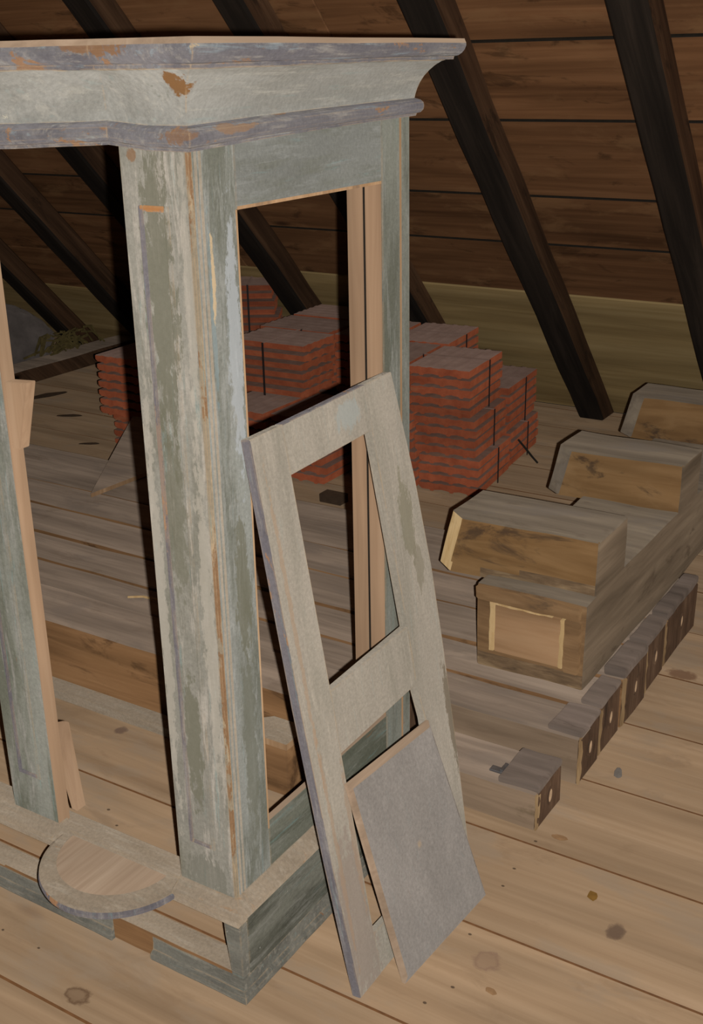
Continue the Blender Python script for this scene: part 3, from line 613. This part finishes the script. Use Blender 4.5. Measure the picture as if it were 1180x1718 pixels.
# ------------------------------------------------------------------ clay roof tiles
TW, TL, TT = 0.256, 0.365, 0.0394
def tile_mesh():
    top = [(-0.1285, 0.0335), (-0.126, 0.0350)]
    for c in (-0.085, -0.035, 0.018, 0.07): top += [(c - 0.014, 0.0345), (c - 0.005, 0.0372), (c + 0.005, 0.0372), (c + 0.014, 0.0345)]
    top += [(0.125, 0.0352), (0.1280, 0.0338)]
    bot = [(0.1280, 0.0060), (0.124, 0.0045), (0.096, 0.0055), (0.092, 0.0005), (0.080, 0.0005), (0.076, 0.0055), (0.045, 0.0085), (0.020, 0.006), (0.016, 0.0005), (0.004, 0.0005), (0.0, 0.006), (-0.03, 0.0085), (-0.064, 0.0055), (-0.068, 0.0005), (-0.080, 0.0005), (-0.084, 0.0055), (-0.116, 0.006), (-0.1285, 0.015)]
    prof = top + bot; bm = bmesh.new(); rows = []
    for y, sc in ((-TL / 2, 0.88), (-TL / 2 + 0.004, 1.0), (TL / 2 - 0.004, 1.0), (TL / 2, 0.88)):
        rows.append([bm.verts.new((x, y, 0.021 + (z - 0.021) * sc if z > 0.007 else z)) for x, z in prof])
    n = len(prof)
    for a, b in zip(rows, rows[1:]):
        for i in range(n): bm.faces.new((a[i], a[(i + 1) % n], b[(i + 1) % n], b[i]))
    bm.faces.new(rows[0]); bm.faces.new(rows[-1][::-1])
    bmesh.ops.recalc_face_normals(bm, faces=bm.faces[:])
    for f in bm.faces: f.material_index = 1 if f.normal.z > 0.75 else 0
    return bm
M['clay_inner'] = clay('dull_clay_top', (134, 106, 94), (116, 88, 76), 0.2, 14)
tile0 = obj('clay_roof_tile', tile_mesh(), [M['clay'], M['clay_inner']]); first = [True]
dusty = tile0.data.copy(); dusty.name = 'clay_roof_tile_dusty'; dusty.materials[1] = M['clay_top']
ORD = ['topmost', 'second', 'third', 'fourth', 'fifth', 'sixth', 'seventh', 'eighth', 'ninth', 'tenth', 'eleventh', 'twelfth', 'thirteenth', 'fourteenth', 'fifteenth', 'sixteenth']
def put_tile(loc_, rz, label, group, rx=0.0, ry=0.0):
    o = tile0 if first[0] else tile0.copy()
    if not first[0]: COL.objects.link(o)
    first[0] = False
    if label.startswith('dusty'): o.data = dusty
    o.location = loc_; o.rotation_euler = (rx, ry, rz); tag(o, label, 'roof tile', group)
    return o
def stack(cx, cy, rz, n, where, bundles=(), z0=0.0, shift=(0, 0), strap=True, jit=0.004, lean=None, offs=None, hide_straps=()):
    g = 'clay roof tiles in the stacks'
    zs_ = []
    for i in range(n):
        z = z0 + i * TT; px, py = cx, cy
        bi = 0; acc = 0
        for bidx, bn in enumerate(bundles):
            if i >= acc: bi = bidx
            acc += bn
        ox_, oy_ = (offs[bi] if offs else (0, 0))
        if lean: px += lean[0] * i; py += lean[1] * i
        k_ = n - 1 - i
        lab = 'orange clay roof tile, %s from top in the %s' % (ORD[k_], where) if k_ else 'dusty clay roof tile on the very top of the %s' % where
        put_tile((px + ox_ + rnd.uniform(-jit, jit), py + oy_ + rnd.uniform(-jit, jit), z), rz + rnd.uniform(-0.012, 0.012), lab, g)
    if strap and bundles:
        acc = 0
        for bi, bn in enumerate(bundles):
            za = z0 + acc * TT + 0.006; zb = z0 + (acc + bn) * TT + 0.0005; acc += bn
            if bi in hide_straps: continue
            ox_, oy_ = (offs[bi] if offs else (0, 0))
            w = TW / 2 + 0.006 + jit * 2.2; bm = bmesh.new(); t = 0.0012
            for x in (-w, w): box(bm, x - t, x + t, -0.0045, 0.0045, za, zb, 0)
            box(bm, -w, w, -0.0045, 0.0045, zb - 0.0016, zb, 1)
            o = obj('packing_strap', bm, [M['strap'], M['clay_top']]); o.location = (cx + ox_, cy + oy_, 0); o.rotation_euler = (0, 0, rz)
            tag(o, 'thin black strap round the %s bundle of the %s' % ('upper' if bi == len(bundles) - 1 else ['lowest', 'middle'][bi], where), 'strap', 'straps round the tile bundles')
def at(fr, rz, w=TW, l=TL):     # centre of a stack from its front right corner
    c, s = math.cos(rz), math.sin(rz); x, y = -w / 2, l / 2
    return fr[0] + c * x - s * y, fr[1] + s * x + c * y
rA = 0.10
ax, ay = at((-0.815, 2.620), rA); stack(ax, ay, rA, 13, 'frontmost stack beside the cabinet', (4, 4, 5), offs=[(0, 0), (-0.022, 0.0), (-0.050, 0.004)])
bx_, by_ = at((-0.860, 3.012), rA); stack(bx_, by_, rA, 9, 'low stack beside the thin rod', (4, 5), offs=[(0, 0), (-0.012, -0.01)])
cx_, cy_ = at((-1.092, 2.600), rA); stack(cx_, cy_, rA, 13, 'stack between cabinet and frontmost stack', (4, 4, 5), strap=False, offs=[(0, 0), (-0.022, 0.005), (-0.050, 0.01)])
fx, fy = at((-1.150, 2.995), rA); stack(fx, fy, rA, 13, 'rear stack before the pale board', (4, 4, 5), offs=[(0, 0), (0, 0), (-0.005, 0)], hide_straps=(0, 1))
f2, g2 = at((-1.432, 2.97), rA); stack(f2, g2, rA, 13, 'rear stack behind the raw battens', (8, 5), strap=False)
# through the side opening: two low stacks in front, then tiles lying lengthwise on top of others
dx_, dy_ = at((-1.432, 2.445), 0.02); stack(dx_, dy_, 0.02, 7, 'low stack behind the loose frame', (7,), strap=False, jit=0.008)
ex_, ey_ = at((-1.712, 2.435), 0.0); stack(ex_, ey_, 0.0, 7, 'low stack behind the side post', (7,), strap=False, jit=0.008)
for i, (yy, wh) in enumerate(((2.790, 'first lengthwise row behind the cabinet'), (3.056, 'second lengthwise row behind the cabinet'), (3.322, 'third lengthwise row behind the cabinet'))):
    if i == 0: stack(-1.862, yy, math.pi / 2 + 0.04, 6, wh, (6,), z0=7 * TT, jit=0.010)
    else: stack(-1.882 - 0.026 * i, yy + 0.02 * i, math.pi / 2 + 0.04, 13, wh, (7, 6), jit=0.010, strap=False)
stack(-2.38, 3.38, math.pi / 2 + 0.55, 16, 'tall ragged stack under the rafters', (4, 6, 6), jit=0.014, lean=(-0.003, -0.003), offs=[(0.03, 0.0), (0.03, 0.0), (-0.05, -0.05)], hide_straps=(0,))
stack(-2.478, 2.62, 0.03, 11, 'stack peeping out beside front post', (4, 7), strap=False, offs=[(0.03, 0), (0, -0.04)])

# ------------------------------------------------------------------ small loose things
bm = bmesh.new()
prism(bm, [(-1.866, 1.56, 0.1545), (-1.835, 2.02, 0.1545), (-2.10, 2.45, 0.1545), (-2.43, 2.42, 0.1545)], (0, 0, 0.018), 0, 0.0015)
o = obj('loose_board', bm, [TX['top'], M['raw_edge']])
for p in o.data.polygons: p.material_index = 0 if p.normal.z > 0.6 else 1
tag(o, 'grey loose board with obliquely sawn pale end lying on the timbers behind the front post', 'board')
bm = bmesh.new(); tube(bm, [(-0.782, 3.121, 0.004), (-0.80, 3.104, 0.033), (-0.818, 3.086, 0.066), (-0.846, 3.056, 0.116)], 0.0045, 7)
tag(obj('metal_rod', bm, [M['wire']]), 'thin dark rod leaning against the low tile stack', 'rod')
o = thing('wood_block', 'short wooden block with a bright front arris on the floor inside the cabinet', 'block', (-0.38, 0.61, 0))
bm = B(-0.085, 0.075, -0.035, 0.05, 0.0, 0.132, 0.003); wobble(bm, .003, 9, 3, 0); obj('body', bm, [TX['side']], o)
bm = bmesh.new(); prism(bm, [(-0.085, -0.04, 0.1325), (0.078, -0.04, 0.1325), (0.078, 0.05, 0.1325), (-0.02, 0.05, 0.1325), (-0.085, -0.01, 0.1325)], (0, 0, 0.018), 0, 0.001); b_ = obj('top_board', bm, [M['paint_shelf'], M['raw_edge']], o)
for p in b_.data.polygons: p.material_index = 0 if p.normal.z > 0.6 else 1
bm = B(-1.345, -1.245, 2.275, 2.335, 0.0, 0.035, 0.003); tag(obj('wood_offcut', bm, [M['dark_chip']]), 'small dark wood offcut on the floor behind the raw batten of the cabinet', 'offcut')
def chip(name, x, y, rx, ry, h, mat, label, rz=0.3, cat='wood chip'):
    bm = bmesh.new(); n = 9
    a = [bm.verts.new((rx * math.cos(2 * math.pi * i / n) * rnd.uniform(0.75, 1.1), ry * math.sin(2 * math.pi * i / n) * rnd.uniform(0.75, 1.1), 0.0005)) for i in range(n)]
    b = [bm.verts.new((v.co.x * 0.9, v.co.y * 0.9, h + rnd.uniform(0, h * 0.5))) for v in a]
    bm.faces.new(a[::-1]); bm.faces.new(b)
    for i in range(n): bm.faces.new((a[i], a[(i + 1) % n], b[(i + 1) % n], b[i]))
    o = obj(name, bm, [mat]); o.location = (x, y, 0); o.rotation_euler = (0, 0, rz); tag(o, label, cat)
chip('wood_chip', 0.436, 0.612, 0.012, 0.016, 0.002, M['chip'], 'brown ochre chip on the floor boards beyond the leaning flat board')
chip('wood_chip', 0.303, 0.758, 0.020, 0.010, 0.001, M['chip_tan'], 'flat tan splinter on the floor by the corner of the short front timber', 0.1)
chip('pebble', 0.330, 1.055, 0.010, 0.013, 0.012, M['stone'], 'small grey piece of grit on the floor by the timber ends', 0.2, 'grit')
chip('wood_chip', 0.372, 0.262, 0.014, 0.007, 0.003, M['chip_tan'], 'small tan splinter on the floor seam in front of the leaning flat board', -0.3)
chip('wood_splinter', -3.107, 2.685, 0.075, 0.016, 0.004, M['dark_chip'], 'thin dark splinter in the middle of the bare floor behind the cabinet', 0.5, 'splinter')
chip('wood_splinter', -2.693, 2.39, 0.05, 0.012, 0.004, M['dark_chip'], 'short dark splinter on the floor near the stack beside the front post', 0.5, 'splinter')
chip('wood_splinter', -3.498, 2.891, 0.13, 0.03, 0.006, M['dark_chip'], 'long dark sliver on the bare floor near the low dark timber', 1.2, 'splinter')
bm = bmesh.new(); tube(bm, [(-1.185, 1.005, 0.142), (-1.14, 1.022, 0.147), (-1.075, 1.032, 0.144)], 0.0035, 6)
tag(obj('wood_splinter', bm, [M['beam_pale']]), 'pale thin splinter lying on the timbers beside the front post', 'splinter')
# far left: low timber, sack, rubble and straw at the foot of the roof
bm = B(-3.92, -3.76, 1.4, 4.0, 0.0, 0.085, 0.006); cut(bm, 1, frange(1.4, 4.0, .2)); wobble(bm, .008, 3, 2, 0.0)
o = obj('low_timber', bm, [TX['top'], M['rafter']]); by_normal(o); tag(o, 'low dark timber lying on the floor before the grey sack', 'timber')
bm = bmesh.new(); bmesh.ops.create_icosphere(bm, subdivisions=4, radius=1.0)
for v in bm.verts:
    v.co = Vector((v.co.x * 0.21, v.co.y * 0.19, v.co.z * (0.20 - 0.04 * v.co.y))); n_ = noise.noise(v.co * 6.0) * 0.06 + noise.noise(v.co * 15.0) * 0.02
    v.co += v.co.normalized() * n_; v.co.z = max(v.co.z + 0.14, 0.001)
o = obj('grey_sack', bm, [M['sack']]); o.location = (-4.17, 3.33, 0.0)
for p in o.data.polygons: p.use_smooth = True
tag(o, 'slumped grey sack beyond the low dark timber under the rafters', 'sack')
bm = bmesh.new()
for i in range(110):
    x, y = -4.13 + rnd.uniform(-0.15, 0.15), rnd.uniform(2.55, 3.03); h = max(0, 0.15 - 0.6 * abs(x + 4.13)); s_ = rnd.uniform(0.02, 0.06)
    x = min(x, -4.0)
    m = Matrix.Translation((x, y, max(s_ * .5, rnd.uniform(0, h)))) @ Matrix.Rotation(rnd.uniform(0, 6), 4, Vector((rnd.random(), rnd.random(), rnd.random())).normalized())
    r_ = bmesh.ops.create_icosphere(bm, subdivisions=1, radius=s_, matrix=m)
    for v in r_['verts']: v.co += Vector((rnd.uniform(-1, 1), rnd.uniform(-1, 1), rnd.uniform(-1, 1))) * s_ * 0.25
for v in bm.verts: v.co.z = max(v.co.z, 0.001)
tag(obj('rubble_heap', bm, [M['rubble']]), 'heap of brown rubble and crumbs beyond the low dark timber', 'rubble', kind='stuff')
bm = bmesh.new()
for i in range(40):
    x, y, z = -3.855 + rnd.uniform(-.025, .02), 3.42 + rnd.uniform(-.18, .18), 0.12 + rnd.uniform(0, .10); a = rnd.choice((1.57, 4.71)) + rnd.uniform(-.3, .3); l = rnd.uniform(.05, .16)
    tube(bm, [(x, y, z), (x + l * .5 * math.cos(a), y + l * .5 * math.sin(a), z - rnd.uniform(.0, .02)), (x + l * math.cos(a), y + l * math.sin(a), 0.105)], rnd.uniform(.003, .008), 5)
tag(obj('straw_bundle', bm, [M['straw']]), 'tangle of mossy straw lying on the low dark timber by the grey sack', 'straw', kind='stuff')
